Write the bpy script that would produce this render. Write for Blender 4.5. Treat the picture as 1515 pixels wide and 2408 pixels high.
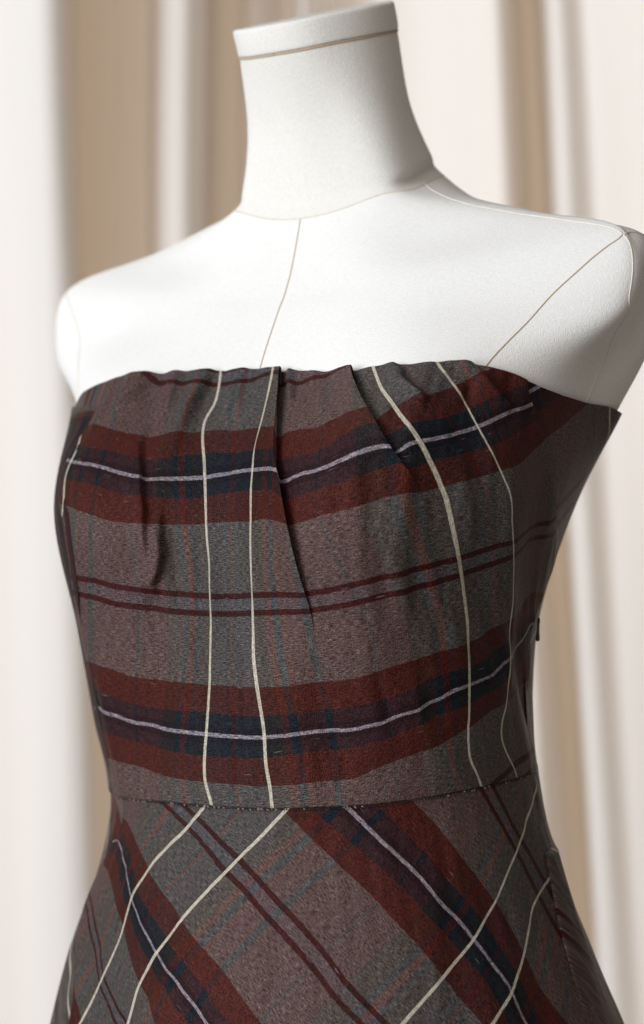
import bpy, math, random, json
import numpy as np
from mathutils import Vector, Matrix
for o in list(bpy.data.objects): bpy.data.objects.remove(o)
SC = bpy.context.scene; COL = SC.collection
random.seed(7); RNG = np.random.default_rng(11)

# ------------------------------------------------------------------ camera
CAM_D = 1.25; ROLL = math.radians(1.9)
cam_d = bpy.data.cameras.new("camera"); cam = bpy.data.objects.new("camera", cam_d); COL.objects.link(cam)
cam.matrix_world = (Matrix.Translation((0.004, -CAM_D, 0.0)) @ Matrix.Rotation(ROLL, 4, 'Y')
                    @ Matrix.Rotation(math.radians(90), 4, 'X'))
cam_d.sensor_fit = 'VERTICAL'; cam_d.sensor_height = 36.0; cam_d.lens = 36.0 * 5250.0 / 2408.0
cam_d.clip_start = 0.05; cam_d.clip_end = 50
cam_d.dof.use_dof = True; cam_d.dof.focus_distance = 1.155; cam_d.dof.aperture_fstop = 4.5
SC.camera = cam

# ------------------------------------------------------------------ light (indoors, tall window to the left)
W = bpy.data.worlds.new("World"); SC.world = W; W.use_nodes = True
bg = W.node_tree.nodes["Background"]; bg.inputs[0].default_value = (1.0, 0.87, 0.75, 1); bg.inputs[1].default_value = 0.19

def area(name, loc, target, sx, sy, power, color):
    l = bpy.data.lights.new(name, 'AREA'); l.shape = 'RECTANGLE'; l.size = sx; l.size_y = sy
    l.energy = power; l.color = color
    o = bpy.data.objects.new(name, l); COL.objects.link(o); o.location = loc
    o.rotation_euler = (Vector(target) - Vector(loc)).to_track_quat('-Z', 'Y').to_euler(); return o
area("window_light", (-3.95, -2.65, 0.95), (0.0, 0.3, -0.05), 2.8, 3.2, 236.0, (0.905, 0.957, 1.0))
area("added_fill_light", (-1.4, -2.9, 1.3), (0.0, 0.4, 0.0), 2.4, 1.6, 34.0, (0.99, 0.97, 0.95))  # added fill lamp, no window there; lifts the curtain recesses
area("added_curtain_backlight", (0.1, 2.6, 0.2), (0.1, 0.85, 0.0), 2.0, 2.0, 45.0, (1.0, 0.865, 0.735))  # added warm backlight, no known source; makes the curtain folds glow tan
VS = SC.view_settings; VS.view_transform = 'Standard'; VS.look = 'None'; VS.exposure = 0.0; VS.gamma = 1.0

# ------------------------------------------------------------------ surface data (form coordinates, millimetres)
D = {}
D['RA'] = [[[0.0,112.2,-239.7],[50.8,106.2,-239.7],[98.7,84.4,-239.7],[132.4,46.5,-239.7],[144.1,0.6,-239.7],[131.9,-47.3,-239.7],[97.8,-87.3,-239.8],[49.9,-111.3,-239.9],[0.0,-117.4,-240.0]],[[0.0,98.1,-159.7],[44.7,92.2,-159.7],[86.6,72.5,-159.6],[116.1,39.5,-159.6],[125.7,0.8,-159.6],[115.6,-37.2,-159.5],[87.3,-69.0,-159.7],[45.5,-91.2,-159.9],[0.0,-97.3,-160.0]],[[0.0,94.0,-109.6],[44.1,91.9,-109.5],[88.2,79.9,-109.8],[117.3,48.0,-109.8],[124.3,5.0,-109.5],[113.0,-33.0,-109.2],[89.5,-70.2,-109.6],[47.1,-93.0,-110.0],[0.0,-100.3,-110.2]],[[0.0,89.5,-59.3],[42.8,97.1,-59.3],[88.0,91.5,-58.6],[119.5,56.8,-58.7],[128.3,10.2,-59.8],[119.1,-32.0,-59.1],[94.9,-73.4,-59.1],[53.7,-99.2,-60.5],[0.0,-105.4,-60.5]],[[0.0,84.3,5.8],[46.0,102.6,5.7],[91.0,101.2,7.7],[127.7,66.4,7.1],[144.6,18.8,4.2],[141.1,-28.8,4.7],[119.4,-79.3,3.7],[65.0,-107.9,3.6],[0.0,-113.8,3.8]],[[0.0,52.8,71.1],[46.7,58.8,70.3],[94.1,61.9,71.1],[130.4,43.8,69.6],[155.5,10.9,63.9],[159.7,-27.8,56.2],[153.4,-73.1,52.1],[85.1,-112.6,57.4],[0.0,-121.3,58.0]],[[0.0,32.5,107.2],[44.8,35.0,107.4],[94.8,31.4,107.1],[153.2,12.0,105.7],[190.4,-11.4,101.9],[179.2,-39.6,102.5],[174.1,-72.3,94.2],[86.1,-115.6,92.1],[0.0,-124.3,92.8]],[[0.0,23.2,121.7],[46.4,23.8,124.0],[98.6,14.7,129.1],[174.1,-12.8,140.2],[186.7,-21.2,140.9],[185.7,-45.7,137.6],[131.2,-91.1,119.3],[69.0,-115.8,115.7],[0.0,-123.8,116.0]],[[0.0,13.7,140.5],[39.3,12.5,143.7],[78.1,0.2,147.7],[116.6,-19.7,157.4],[127.3,-37.7,158.2],[112.1,-60.2,154.6],[79.1,-90.2,154.7],[42.0,-105.2,155.9],[0.0,-109.4,156.2]],[[0.0,4.8,164.1],[27.0,2.1,167.3],[48.5,-4.4,173.6],[58.9,-15.3,175.7],[58.4,-34.3,181.3],[55.3,-57.5,188.2],[45.4,-76.0,192.3],[25.5,-86.0,195.6],[0.0,-89.3,196.5]],[[0.0,1.0,178.7],[24.9,-1.2,180.7],[45.3,-7.2,185.2],[53.2,-20.3,189.9],[53.0,-37.5,195.4],[50.0,-55.3,200.6],[39.2,-71.1,204.6],[21.1,-79.9,206.7],[0.0,-83.2,207.8]],[[0.0,7.4,215.5],[19.8,4.4,216.4],[36.6,-2.1,218.3],[46.2,-15.5,221.7],[46.8,-31.8,226.1],[42.5,-47.1,230.5],[32.6,-61.0,234.4],[18.7,-69.9,236.9],[0.0,-73.1,238.0]],[[0.0,24.4,252.4],[18.4,21.3,253.3],[31.8,11.5,256.3],[41.4,-2.0,259.9],[45.5,-18.5,264.3],[41.9,-36.2,269.0],[32.5,-50.8,274.0],[17.6,-60.4,276.0],[0.0,-64.1,277.1]]]
D['SKP'] = [[129.3,100.5,-3.0,1.9],[129.7,101.4,-0.1,0.2],[138.7,110.9,-0.3,-0.3],[157.0,122.8,-1.1,0.7],[175.3,136.5,0.2,0.2],[191.5,155.5,0.0,0.1],[214.7,180.2,0.0,0.0],[244.0,210.1,0.0,0.0]]
D['TOP'] = [[-2.9648,4.9162],[-2.6282,4.9924],[-2.3822,5.0293],[-2.0461,5.0878],[-1.7223,5.1228],[-1.4733,5.1548],[-1.1702,5.1522],[-0.8952,5.142],[-0.6183,5.1433],[-0.325,5.1263],[-0.0194,5.1153],[0.338,5.096],[0.5423,5.0714],[1.0163,5.034],[1.3703,5.0363],[1.7112,5.0193],[1.9491,5.0243],[2.2102,5.022],[2.4851,5.0388],[2.8038,5.0609],[2.8835,5.0529],[3.0981,5.0274],[3.2824,5.0131],[3.4746,4.9947],[3.6034,4.9604],[3.9365,4.9142],[4.3084,4.9043],[4.9356,4.9323],[5.4551,4.9672]]
D['WAIST'] = [[-2.4586,1.0888],[-1.892,1.1114],[-1.3732,1.1167],[-0.9492,1.1298],[-0.5833,1.1324],[-0.3027,1.129],[-0.0947,1.1255],[0.2037,1.1277],[0.485,1.1202],[0.7506,1.1258],[1.0031,1.1334],[1.2777,1.1437],[1.626,1.1512],[1.9714,1.1734],[2.2055,1.1899],[2.4482,1.207],[2.7066,1.2328],[2.9888,1.2535],[3.3137,1.2669],[3.7239,1.2825],[4.0633,1.2911],[4.9297,1.2691]]
D['WAISTK'] = [[-2.2613,0.6683],[-1.7489,0.6427],[-1.2261,0.6284],[-0.8122,0.6014],[-0.4746,0.595],[-0.2239,0.6002],[-0.0407,0.6065],[0.2218,0.6039],[0.4683,0.6186],[0.7073,0.6117],[0.9403,0.6022],[1.2016,0.5901],[1.5432,0.5848],[1.8933,0.5558],[2.1352,0.5328],[2.3882,0.5077],[2.6587,0.4685],[2.9531,0.435],[3.2859,0.4091],[3.692,0.3767],[4.0096,0.3545],[4.5874,0.3366]]
D['SIDE'] = [[3.608,4.9522],[3.8281,4.7355],[3.9827,4.5687],[4.1647,4.3166],[4.3667,4.0907],[4.5529,3.8722],[4.753,3.6717],[4.9679,3.466]]
D['SIDEL'] = [[-2.0265,5.0814],[-2.0116,4.7908],[-2.03,4.6182],[-2.166,4.5053],[-2.302,4.3525],[-2.3457,4.2293],[-2.3113,4.0807],[-2.194,3.961],[-2.0823,3.8779],[-2.065,3.5926],[-2.1782,3.3245],[-2.3098,3.0984],[-2.2555,2.7667],[-2.2524,2.2563],[-2.2434,1.7222],[-2.4415,1.2015]]
D['P2'] = [[0.3567,5.0805],[0.5046,4.7214],[0.7088,4.4623],[0.8593,4.3001],[1.0112,4.1404],[1.1548,3.9811],[1.2298,3.8385],[1.3108,3.6539],[1.3646,3.4818],[1.4043,3.3027],[1.4359,3.1646],[1.4407,2.9596]]
D['P3'] = [[1.3703,5.0363],[1.4841,4.9146],[1.6583,4.7459],[1.9111,4.5699],[2.1053,4.4106],[2.2742,4.2849],[2.4779,4.1468],[2.6593,4.0335]]
D['TT'] = [[-2.1476,4.3467,0,0],[-1.6253,4.2986,0,0],[-1.3051,4.2567,0,0],[-1.0083,4.2083,0,0],[-0.691,4.2005,0,0],[-0.3426,4.1942,0,0],[-0.0171,4.2169,0,0],[0.4754,4.2271,0,0],[0.8919,4.2126,0,0],[1.0378,4.1545,0,1],[1.325,4.1857,0,1],[1.5763,4.1964,0,1],[1.8002,4.243,0,1],[2.0095,4.29,0,1],[2.2234,4.3191,0,1],[2.313,4.2846,0,2],[2.4308,4.3365,0,2],[2.5747,4.3686,0,2],[2.7668,4.404,0,2],[2.9645,4.4528,0,2],[3.1478,4.502,0,2],[3.3831,4.5971,0,2],[3.5553,4.6664,0,2],[3.7913,4.7498,0,2],[-1.9743,4.6309,-115,0],[-1.5221,4.5754,-115,0],[-1.1945,4.5377,-115,0],[-0.7333,4.5456,-115,0],[-0.3671,4.5603,-115,0],[-0.0851,4.5536,-115,0],[0.2505,4.5472,-115,0],[0.6234,4.5265,-115,0],[0.7201,4.4843,-115,1],[1.0736,4.5169,-115,1],[1.3518,4.5295,-115,1],[1.5887,4.5871,-115,1],[1.8405,4.603,-115,1],[1.9918,4.5407,-115,2],[2.1535,4.6194,-115,2],[2.4777,4.7119,-115,2],[2.7878,4.8133,-115,2],[3.0355,4.9507,-115,2],[-2.0779,4.4636,-50,0],[-1.5554,4.4209,-50,0],[-1.0799,4.3535,-50,0],[-0.647,4.3721,-50,0],[-0.2877,4.3838,-50,0],[0.3695,4.3734,-50,0],[0.7713,4.3561,-50,0],[0.8936,4.3049,-50,1],[1.4888,4.3444,-50,1],[1.9788,4.4769,-50,1],[2.1117,4.4167,-50,2],[2.3825,4.4773,-50,2],[2.7318,4.5413,-50,2],[3.0,4.6202,-50,2],[3.2671,4.7466,-50,2],[-2.0293,4.1942,50,0],[-1.3783,4.1277,50,0],[-0.8727,4.0726,50,0],[-0.3006,4.0418,50,0],[0.1471,4.0802,50,0],[0.5739,4.0783,50,0],[1.0045,4.064,50,0],[1.1222,4.0193,50,0],[1.6333,4.0551,50,1],[2.0634,4.1374,50,1],[2.3774,4.2232,50,2],[2.4841,4.1773,50,2],[2.6721,4.2246,50,2],[2.9261,4.268,50,2],[3.2681,4.3511,50,2],[3.5168,4.4401,50,2],[-2.0315,3.9997,115,0],[-1.3253,3.8938,115,0],[-0.8903,3.8594,115,0],[-0.5134,3.8459,115,0],[-0.2076,3.8365,115,0],[0.5683,3.8525,115,0],[1.0672,3.8527,115,0],[1.3303,3.8227,115,1],[1.6643,3.8648,115,1],[2.1009,3.9247,115,1],[2.6622,4.0087,115,1],[2.825,4.0417,115,2],[3.1262,4.1134,115,2],[3.4385,4.1926,115,2],[-2.0871,3.4411,285,0],[-1.6035,3.4185,285,0],[-1.1769,3.3639,285,0],[-0.8069,3.326,285,0],[-0.4282,3.2971,285,0],[-0.1398,3.2799,285,0],[0.2184,3.2759,285,0],[0.5853,3.2927,285,0],[1.1541,3.3062,285,0],[1.5943,3.3175,285,1],[2.0578,3.3775,285,1],[2.4871,3.4353,285,1],[2.9291,3.5062,285,2],[3.2992,3.5869,285,2],[3.6719,3.6725,285,2],[4.0143,3.7625,285,2],[4.4255,3.8035,285,2],[-2.1956,3.3098,330,0],[-1.5152,3.2448,330,0],[-1.0938,3.2027,330,0],[-0.7113,3.1576,330,0],[-0.1463,3.1254,330,0],[0.5242,3.139,330,0],[1.1212,3.1602,330,0],[1.5637,3.176,330,1],[2.0314,3.2322,330,1],[2.4688,3.2923,330,1],[2.9712,3.385,330,2],[3.4471,3.4984,330,2],[3.6929,3.5652,330,2],[4.0536,3.6623,330,2],[4.5065,3.6984,330,2],[-2.2337,2.668,500,0],[-1.5321,2.5579,500,0],[-1.0552,2.4818,500,0],[-0.5974,2.4546,500,0],[-0.1251,2.4199,500,0],[0.5327,2.4115,500,0],[0.9927,2.4457,500,0],[1.4331,2.4868,500,1],[1.7978,2.5214,500,1],[2.1532,2.6107,500,1],[2.5053,2.6867,500,1],[2.8785,2.7711,500,2],[3.2153,2.8584,500,2],[3.582,2.9861,500,2],[4.0625,3.0872,500,2],[-2.2342,2.3317,565,0],[-1.6007,2.2405,565,0],[-1.0816,2.1524,565,0],[-0.5934,2.1327,565,0],[-0.1135,2.1151,565,0],[0.5086,2.0979,565,0],[0.9419,2.1339,565,0],[1.3746,2.1872,565,1],[1.8608,2.2496,565,1],[2.2183,2.3294,565,1],[2.5921,2.465,565,2],[2.9069,2.5553,565,2],[-2.097,2.1341,615,0],[-1.604,2.0362,615,0],[-1.0957,1.9636,615,0],[-0.5916,1.9172,615,0],[-0.2024,1.8931,615,0],[0.2023,1.8752,615,0],[0.613,1.8768,615,0],[0.9176,1.9086,615,0],[1.3406,1.9569,615,1],[1.7015,1.9805,615,1],[2.0593,2.0564,615,1],[2.4265,2.1612,615,1],[2.6863,2.2567,615,2],[2.8807,2.3464,615,2],[3.0831,2.3991,615,2],[3.3761,2.4687,615,2],[3.698,2.6303,615,2],[4.0588,2.7215,615,2],[4.4879,2.9318,615,2],[-2.3221,1.8616,665,0],[-1.497,1.7823,665,0],[-0.9416,1.697,665,0],[-0.2327,1.6458,665,0],[0.4904,1.6431,665,0],[0.9013,1.6938,665,0],[1.3181,1.7459,665,1],[1.7985,1.8222,665,1],[2.2811,1.9703,665,1],[2.6652,2.1012,665,2],[3.0581,2.196,665,2],[-1.4381,1.4718,730,0],[-0.7725,1.381,730,0],[-0.262,1.357,730,0],[0.1989,1.3463,730,0],[0.5941,1.3349,730,0],[1.0117,1.362,730,0],[1.2922,1.3998,730,1],[1.6468,1.4279,730,1],[1.8875,1.5405,730,1],[2.2493,1.6662,730,1],[2.6294,1.7802,730,2],[2.9085,1.8975,730,2],[3.3314,2.0902,730,2],[-1.4606,5.1279,-285,0],[-1.2513,5.0297,-285,0],[-0.9698,4.9937,-285,0],[-0.6948,4.9779,-285,0],[-0.4739,4.9778,-285,0],[-0.2656,4.9557,-285,0],[0.0232,4.9937,-285,0],[0.2993,5.0264,-285,0],[0.6572,4.9162,-285,1],[0.8595,4.9401,-285,1],[1.044,4.9723,-285,1]]
D['SS'] = [[-0.5156,5.1253,-75,0],[-0.4769,4.9418,-75,0],[-0.4709,4.7781,-75,0],[-0.5149,4.6519,-75,0],[-0.4651,4.4969,-75,0],[-0.3732,4.332,-75,0],[-0.2951,4.1545,-75,0],[-0.2174,3.9245,-75,0],[-0.1733,3.7256,-75,0],[-0.1268,3.5295,-75,0],[-0.137,3.3284,-75,0],[-0.1469,3.0955,-75,0],[-0.1667,2.8171,-75,0],[-0.172,2.4614,-75,0],[-0.1843,2.1369,-75,0],[-0.2075,1.7693,-75,0],[-0.2131,1.5238,-75,0],[-0.1913,1.3373,-75,0],[-0.1265,1.1396,-75,0],[0.2973,5.0834,75,0],[0.3302,4.8402,75,0],[0.3711,4.6039,75,0],[0.3878,4.4237,75,0],[0.4709,4.2334,75,0],[0.5379,4.044,75,0],[0.5764,3.8969,75,0],[0.5901,3.5799,75,0],[0.5703,3.2473,75,0],[0.5622,2.9489,75,0],[0.5864,2.6137,75,0],[0.6043,2.2472,75,0],[0.6186,1.9765,75,0],[0.6268,1.5592,75,0],[0.6589,1.3409,75,0],[0.683,1.1434,75,0],[1.7112,5.0193,565,2],[1.8877,4.8255,565,2],[2.1358,4.6536,565,2],[2.3788,4.4869,565,2],[2.5586,4.3466,565,2],[2.696,4.2096,565,2],[2.825,4.0417,565,2],[2.9226,3.8496,565,2],[2.9862,3.6525,565,2],[3.0452,3.4167,565,2],[3.082,3.1654,565,2],[3.1024,2.903,565,2],[3.0837,2.6101,565,2],[3.0641,2.3869,565,2],[3.0286,2.0503,565,2],[3.0108,1.7548,565,2],[3.0233,1.5527,565,2],[3.0677,1.4478,565,2],[3.1442,1.2612,565,2],[2.4871,5.0343,715,2],[2.7833,4.8245,715,2],[3.02,4.6386,715,2],[3.176,4.4809,715,2],[3.294,4.3431,715,2],[3.4422,4.1609,715,2],[3.5614,3.989,715,2],[3.5987,3.8558,715,2],[3.6542,3.6625,715,2],[3.7242,3.3993,715,2],[3.7672,3.1896,715,2],[3.7589,2.9602,715,2],[3.7365,2.7049,715,2],[3.6904,2.4306,715,2],[3.6284,2.2005,715,2],[3.5425,1.981,715,2],[3.5186,1.8208,715,2],[3.5944,1.6376,715,2],[3.7115,1.4727,715,2],[3.8062,1.3372,715,2],[-2.1044,4.4404,-565,0],[-2.14,4.3398,-565,0],[-2.1706,4.2238,-565,0],[-2.1313,4.0904,-565,0],[-2.1189,4.0071,-565,0],[0.1652,3.8982,0,0],[0.2188,3.6087,0,0],[0.205,3.3103,0,0],[0.1708,3.1028,0,0],[0.1367,2.6983,0,0],[0.1515,2.465,0,0],[0.1904,2.0184,0,0],[-2.4199,3.2825,-520,0],[-2.475,2.7583,-490,0],[-2.2948,1.9944,-460,0],[-2.3397,1.2119,-440,0]]
D['KT'] = [[-0.6023,0.5871,330],[-0.3428,0.8094,330],[-0.0634,1.0735,330],[0.2358,1.354,330],[0.4708,1.6087,330],[0.7149,1.9129,330],[0.9346,2.1871,330],[1.164,2.4974,330],[1.3455,2.7912,330],[1.5154,3.017,330],[1.6751,3.221,330],[-0.9278,0.6203,285],[-0.661,0.84,285],[-0.3444,1.0985,285],[-0.1003,1.3358,285],[0.135,1.6007,285],[0.3728,1.8198,285],[0.6167,2.1238,285],[0.8369,2.3806,285],[0.9994,2.5799,285],[1.1575,2.8004,285],[1.2965,3.0156,285],[1.4291,3.1739,285],[-2.2276,0.9525,115],[-1.4719,1.2447,115],[-1.0956,1.5564,115],[-0.7469,1.8753,115],[-0.3077,2.2474,115],[-0.0073,2.5279,115],[0.2441,2.7508,115],[0.4687,3.0264,115],[0.6262,3.2393,115],[-2.0553,1.2375,50],[-1.3085,1.7182,50],[-1.025,2.0263,50],[-0.7495,2.2263,50],[-0.5134,2.4195,50],[-0.2214,2.6642,50],[0.0488,2.9179,50],[0.3217,3.2385,50],[-1.9262,1.3556,0],[-1.5605,1.632,0],[-1.3522,1.8482,0],[-1.1088,2.1205,0],[-0.8751,2.3455,0],[-0.5664,2.6387,0],[-0.3357,2.8327,0],[-0.1404,3.001,0],[0.0323,3.1667,0],[0.1244,3.2811,0],[-1.4254,1.9769,-50],[-0.965,2.3838,-50],[-0.6297,2.7159,-50],[-0.3318,2.9823,-50],[-0.0641,3.2781,-50],[-1.5885,2.0886,-115],[-1.2019,2.3703,-115],[-0.9149,2.6889,-115],[-0.7083,2.9488,-115],[-0.5298,3.1351,-115],[-0.4254,3.3052,-115],[-2.0458,2.3076,-285],[-1.6518,2.5976,-285],[-1.3851,2.8363,-285],[-1.2089,3.0301,-285],[-0.9729,3.2053,-285],[-0.7506,3.3755,-285],[-2.0598,2.4173,-330],[-1.572,2.7765,-330],[-1.3403,3.0092,-330],[-1.0554,3.262,-330],[-0.8855,3.4185,-330],[0.8421,0.666,500],[1.1673,1.1198,500],[1.429,1.5003,500],[1.6393,1.8018,500],[1.8492,2.1499,500],[2.045,2.4442,500],[2.192,2.6963,500],[2.3611,2.9994,500],[2.5091,3.2506,500],[1.2557,0.7471,565],[1.5063,1.0624,565],[1.8261,1.5146,565],[2.1267,1.9894,565],[2.3934,2.4242,565],[2.607,2.7747,565],[1.5432,0.5848,615],[1.7044,0.8339,615],[1.8688,1.1081,615],[2.0604,1.4041,615],[2.2261,1.6921,615],[2.3756,2.0089,615],[2.5261,2.2235,615],[2.6425,2.4479,615],[2.7831,2.7295,615],[2.9034,2.9744,615],[2.9686,3.284,615],[2.3031,0.5887,730],[2.4782,0.8719,730],[2.691,1.3345,730],[2.8974,1.791,730],[3.0748,2.212,730],[3.1954,2.6054,730],[3.2623,2.9395,730],[3.1981,0.5383,900],[3.3996,1.039,900],[3.5544,1.5182,900],[3.6982,2.0184,900],[3.8457,2.4492,900],[3.3832,0.4971,945],[3.5676,0.9989,945],[3.7805,1.4909,945],[3.988,2.0119,945],[4.1485,2.4035,945],[-2.3557,0.9592,112],[-2.3163,1.127,72],[-2.2488,1.2574,40],[-2.1804,1.493,-20]]
D['KS'] = [[-0.2347,0.5946,-75],[-0.611,1.0548,-75],[-0.9426,1.5337,-75],[-1.0403,1.7994,-75],[-1.1387,2.0434,-75],[-1.1347,2.2957,-75],[-1.1239,2.5318,-75],[-1.2033,2.8618,-75],[-1.3078,3.1792,-75],[-1.3616,3.3525,-75],[-1.4196,3.5221,-75],[0.8566,0.6092,75],[0.497,1.0423,75],[0.1733,1.4921,75],[-0.0565,1.8757,75],[-0.2867,2.22,75],[-0.4241,2.4445,75],[-0.5603,2.6608,75],[-0.6214,2.8489,75],[-0.6873,3.0316,75],[-0.7094,3.2165,75],[-0.7349,3.3972,75],[4.412,0.6062,565],[3.9777,0.9472,565],[3.6578,1.3055,565],[3.3432,1.6741,565],[3.0771,2.0075,565],[2.8462,2.2405,565],[2.6392,2.4613,565],[2.4253,2.6459,565],[2.2305,2.8257,565],[2.0144,3.027,565],[1.8122,3.2256,565],[4.2974,1.8371,715],[3.8817,2.0077,715],[3.5796,2.1835,715],[3.3594,2.4563,715],[3.1703,2.7128,715],[3.0276,2.876,715],[2.8988,3.0351,715],[2.7537,3.1607,715],[2.618,3.285,715]]
D['SEAML'] = [[-2.156,1.3616],[-2.0774,1.5912],[-2.2929,2.0016],[-2.318,2.3587],[-2.0538,2.6627],[-1.8853,2.8825],[-1.7072,3.2035],[-1.5553,3.5494]]
D['SEAMR'] = [[4.5182,1.0693],[4.4823,1.5056],[4.2044,2.4134],[4.11,2.8191],[4.0918,3.0777],[4.0247,3.4775]]
D['CFS'] = [[0.0052,8.9832],[0.0014,8.5572],[0.0045,8.1137],[0.0112,7.6922],[0.0103,6.6508],[-0.0018,5.7473],[-0.0098,5.1639]]
D['FSEAM'] = [[3.3825,6.9181],[3.1335,6.7658],[3.0494,6.5869],[3.0332,6.2699],[3.0321,5.9102],[3.0858,5.5413],[3.1035,5.2913],[3.0818,5.0686]]
D['BSEAM'] = [[3.4114,6.9174],[3.6369,6.8075],[3.7302,6.6746],[3.8038,6.5044],[3.8468,6.3218],[3.9359,6.0601],[4.55,5.7475],[4.8711,5.5015],[4.9389,5.185],[4.9377,4.9354]]
D['SHS'] = [[4.1225,9.0461],[3.6271,8.8079],[3.2178,8.587],[3.0563,8.3546],[3.0954,8.0894],[3.117,7.8005],[3.055,7.3924],[3.1768,7.1598],[3.3909,6.934]]
D['ZIP'] = [[4.7093,2.9935,0.3],[4.6686,2.7895,1.2]]
D['CRE'] = [[[[-1.0666,5.1365],[-1.0427,4.9547],[-1.0127,4.7465]],2.2,9,3,0.02,0.012],[[[-0.1691,5.1052],[-0.152,4.9059],[-0.1101,4.7285]],1.8,8,3,0.02,0.012],[[[0.9224,5.0359],[1.0966,4.8271],[1.3904,4.5764]],2.0,9,4,0.02,0.015],[[[-1.9025,5.0341],[-1.9046,4.8489],[-1.8968,4.6322]],2.4,7,4,0.02,0.015],[[[1.1808,3.006],[1.1607,2.5951],[1.0897,2.043]],2.0,9,7,0.02,0.03],[[[-0.5073,2.9934],[-0.53,2.4727],[-0.5591,1.8178]],2.2,10,7,0.02,0.03],[[[2.441,3.8745],[2.4628,3.4795],[2.3756,2.9777]],2.2,12,7,0.03,0.03],[[[-1.2197,3.2363],[-1.2353,2.7541],[-1.2123,2.1847]],2.0,9,7,0.02,0.03],[[[-0.6588,5.1463],[-0.6781,4.9768],[-0.719,4.8737],[-0.7638,4.738],[-0.7748,4.5775]],5.2,13,4,0.02,0.03],[[[-1.4733,5.1548],[-1.5262,4.9713],[-1.5508,4.8178],[-1.6841,4.6833]],4.0,12,5,0.02,0.02],[[[-1.1686,4.483],[-1.0036,4.2083],[-0.9099,3.9631],[-0.899,3.6726]],3.6,14,1.6,0.03,0.02],[[[-0.7404,3.8139],[-0.7356,3.6357],[-0.7966,3.4893],[-0.876,3.3901]],4.8,9,1.8,0.012,0.012],[[[0.2835,3.0283],[0.4537,2.6624],[0.5192,2.2537]],2.6,8,10,0.02,0.03],[[[0.5357,5.0718],[0.6188,4.9138],[0.7356,4.7487]],3.6,4,3,0.02,0.012],[[[1.9712,5.0096],[2.1223,4.8746],[2.3327,4.7575],[2.4836,4.6979]],4.8,9,2.5,0.02,0.012],[[[2.8644,5.0606],[3.0392,4.9425],[3.2425,4.8198],[3.4611,4.7108]],4.0,10,3,0.02,0.012],[[[2.9868,4.2515],[3.0695,4.004],[3.1296,3.7226]],2.4,8,6,0.02,0.03],[[[-0.1608,4.0082],[-0.0501,3.5184],[-0.081,3.1023]],2.4,7,12,0.03,0.04],[[[3.5605,4.219],[3.7475,3.5719],[3.8187,2.841],[3.5903,2.1668]],2.4,14,8,0.03,0.04],[[[2.0736,3.7342],[1.9438,3.2754],[1.7859,2.5083]],2.0,16,14,0.04,0.04]]
D['CURT'] = [[-0.651,0],[-0.598,0.12],[-0.5574,0.13],[-0.571,0.0],[-0.515,0],[-0.4698,0.12],[-0.4223,0.13],[-0.423,0.0],[-0.395,0.0],[-0.3544,0.07],[-0.3039,0.12],[-0.2633,0.14],[-0.2373,0.168],[-0.2191,0.182],[-0.209,0.1835],[-0.2017,0.1805],[-0.1971,0.172],[-0.1983,0.13],[-0.2049,0.05],[-0.2086,0.0],[-0.1992,-0.002],[-0.1851,-0.001],[-0.1723,0.003],[-0.1662,0.0],[-0.1551,-0.001],[-0.1431,-0.002],[-0.1368,0.02],[-0.1298,0.08],[-0.123,0.106],[-0.1115,0.121],[-0.102,0.122],[-0.0953,0.113],[-0.0917,0.088],[-0.0911,0.03],[-0.087,0.0],[-0.0752,-0.004],[-0.0646,0],[-0.0602,0.035],[-0.0515,0.05],[-0.0412,0.04],[-0.0329,0.005],[-0.0191,-0.005],[-0.0132,0.02],[-0.0104,0.055],[-0.0041,0.06],[0.0019,0.03],[0.011,0.0],[0.041,0.0],[0.0845,0.015],[0.1226,0.045],[0.1515,0.08],[0.1699,0.1],[0.1834,0.094],[0.1958,0.04],[0.2052,-0.002],[0.2146,-0.008],[0.2231,-0.005],[0.2211,0.05],[0.2246,0.076],[0.235,0.083],[0.2448,0.078],[0.2562,0.073],[0.2688,0.08],[0.2886,0.09],[0.3094,0.105],[0.3313,0.11],[0.3549,0.06],[0.3775,0.02],[0.3878,0.05],[0.4261,0.11],[0.4646,0.02],[0.509,0],[0.5093,0.08],[0.5643,0.09],[0.629,0]]
D['BKPT'] = [0,0]

YAW = math.radians(33)
LEFT_W = np.array([math.cos(YAW), -math.sin(YAW), 0]); FRONT_W = np.array([-math.sin(YAW), -math.cos(YAW), 0])
def world(P): return P[..., 0:1]*LEFT_W + P[..., 1:2]*FRONT_W + P[..., 2:3]*np.array([0, 0, 1.0])
H = np.array(D['RA'])/1000; H[0] *= [.95, .95, 1]
RA = np.concatenate([H, H[:, 1:-1][:, ::-1]*np.array([-1, 1, 1])], 1)
RAF = RA.copy(); RAF[0:4] *= np.array([.935, .935, 1]); RAF[4] *= np.array([.955, .955, 1])   # the form is slimmer inside the dress
PH = np.arange(16)/16*2*np.pi
SKZ = [-.13, -.165, -.20, -.245, -.30, -.37, -.46, -.58]
SK = np.array([np.stack([c[2]+c[0]*np.sin(PH), c[3]+c[1]*np.cos(PH), np.full(16, z*1000)], -1)/1000 for c, z in zip(D['SKP'], SKZ)])

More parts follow.
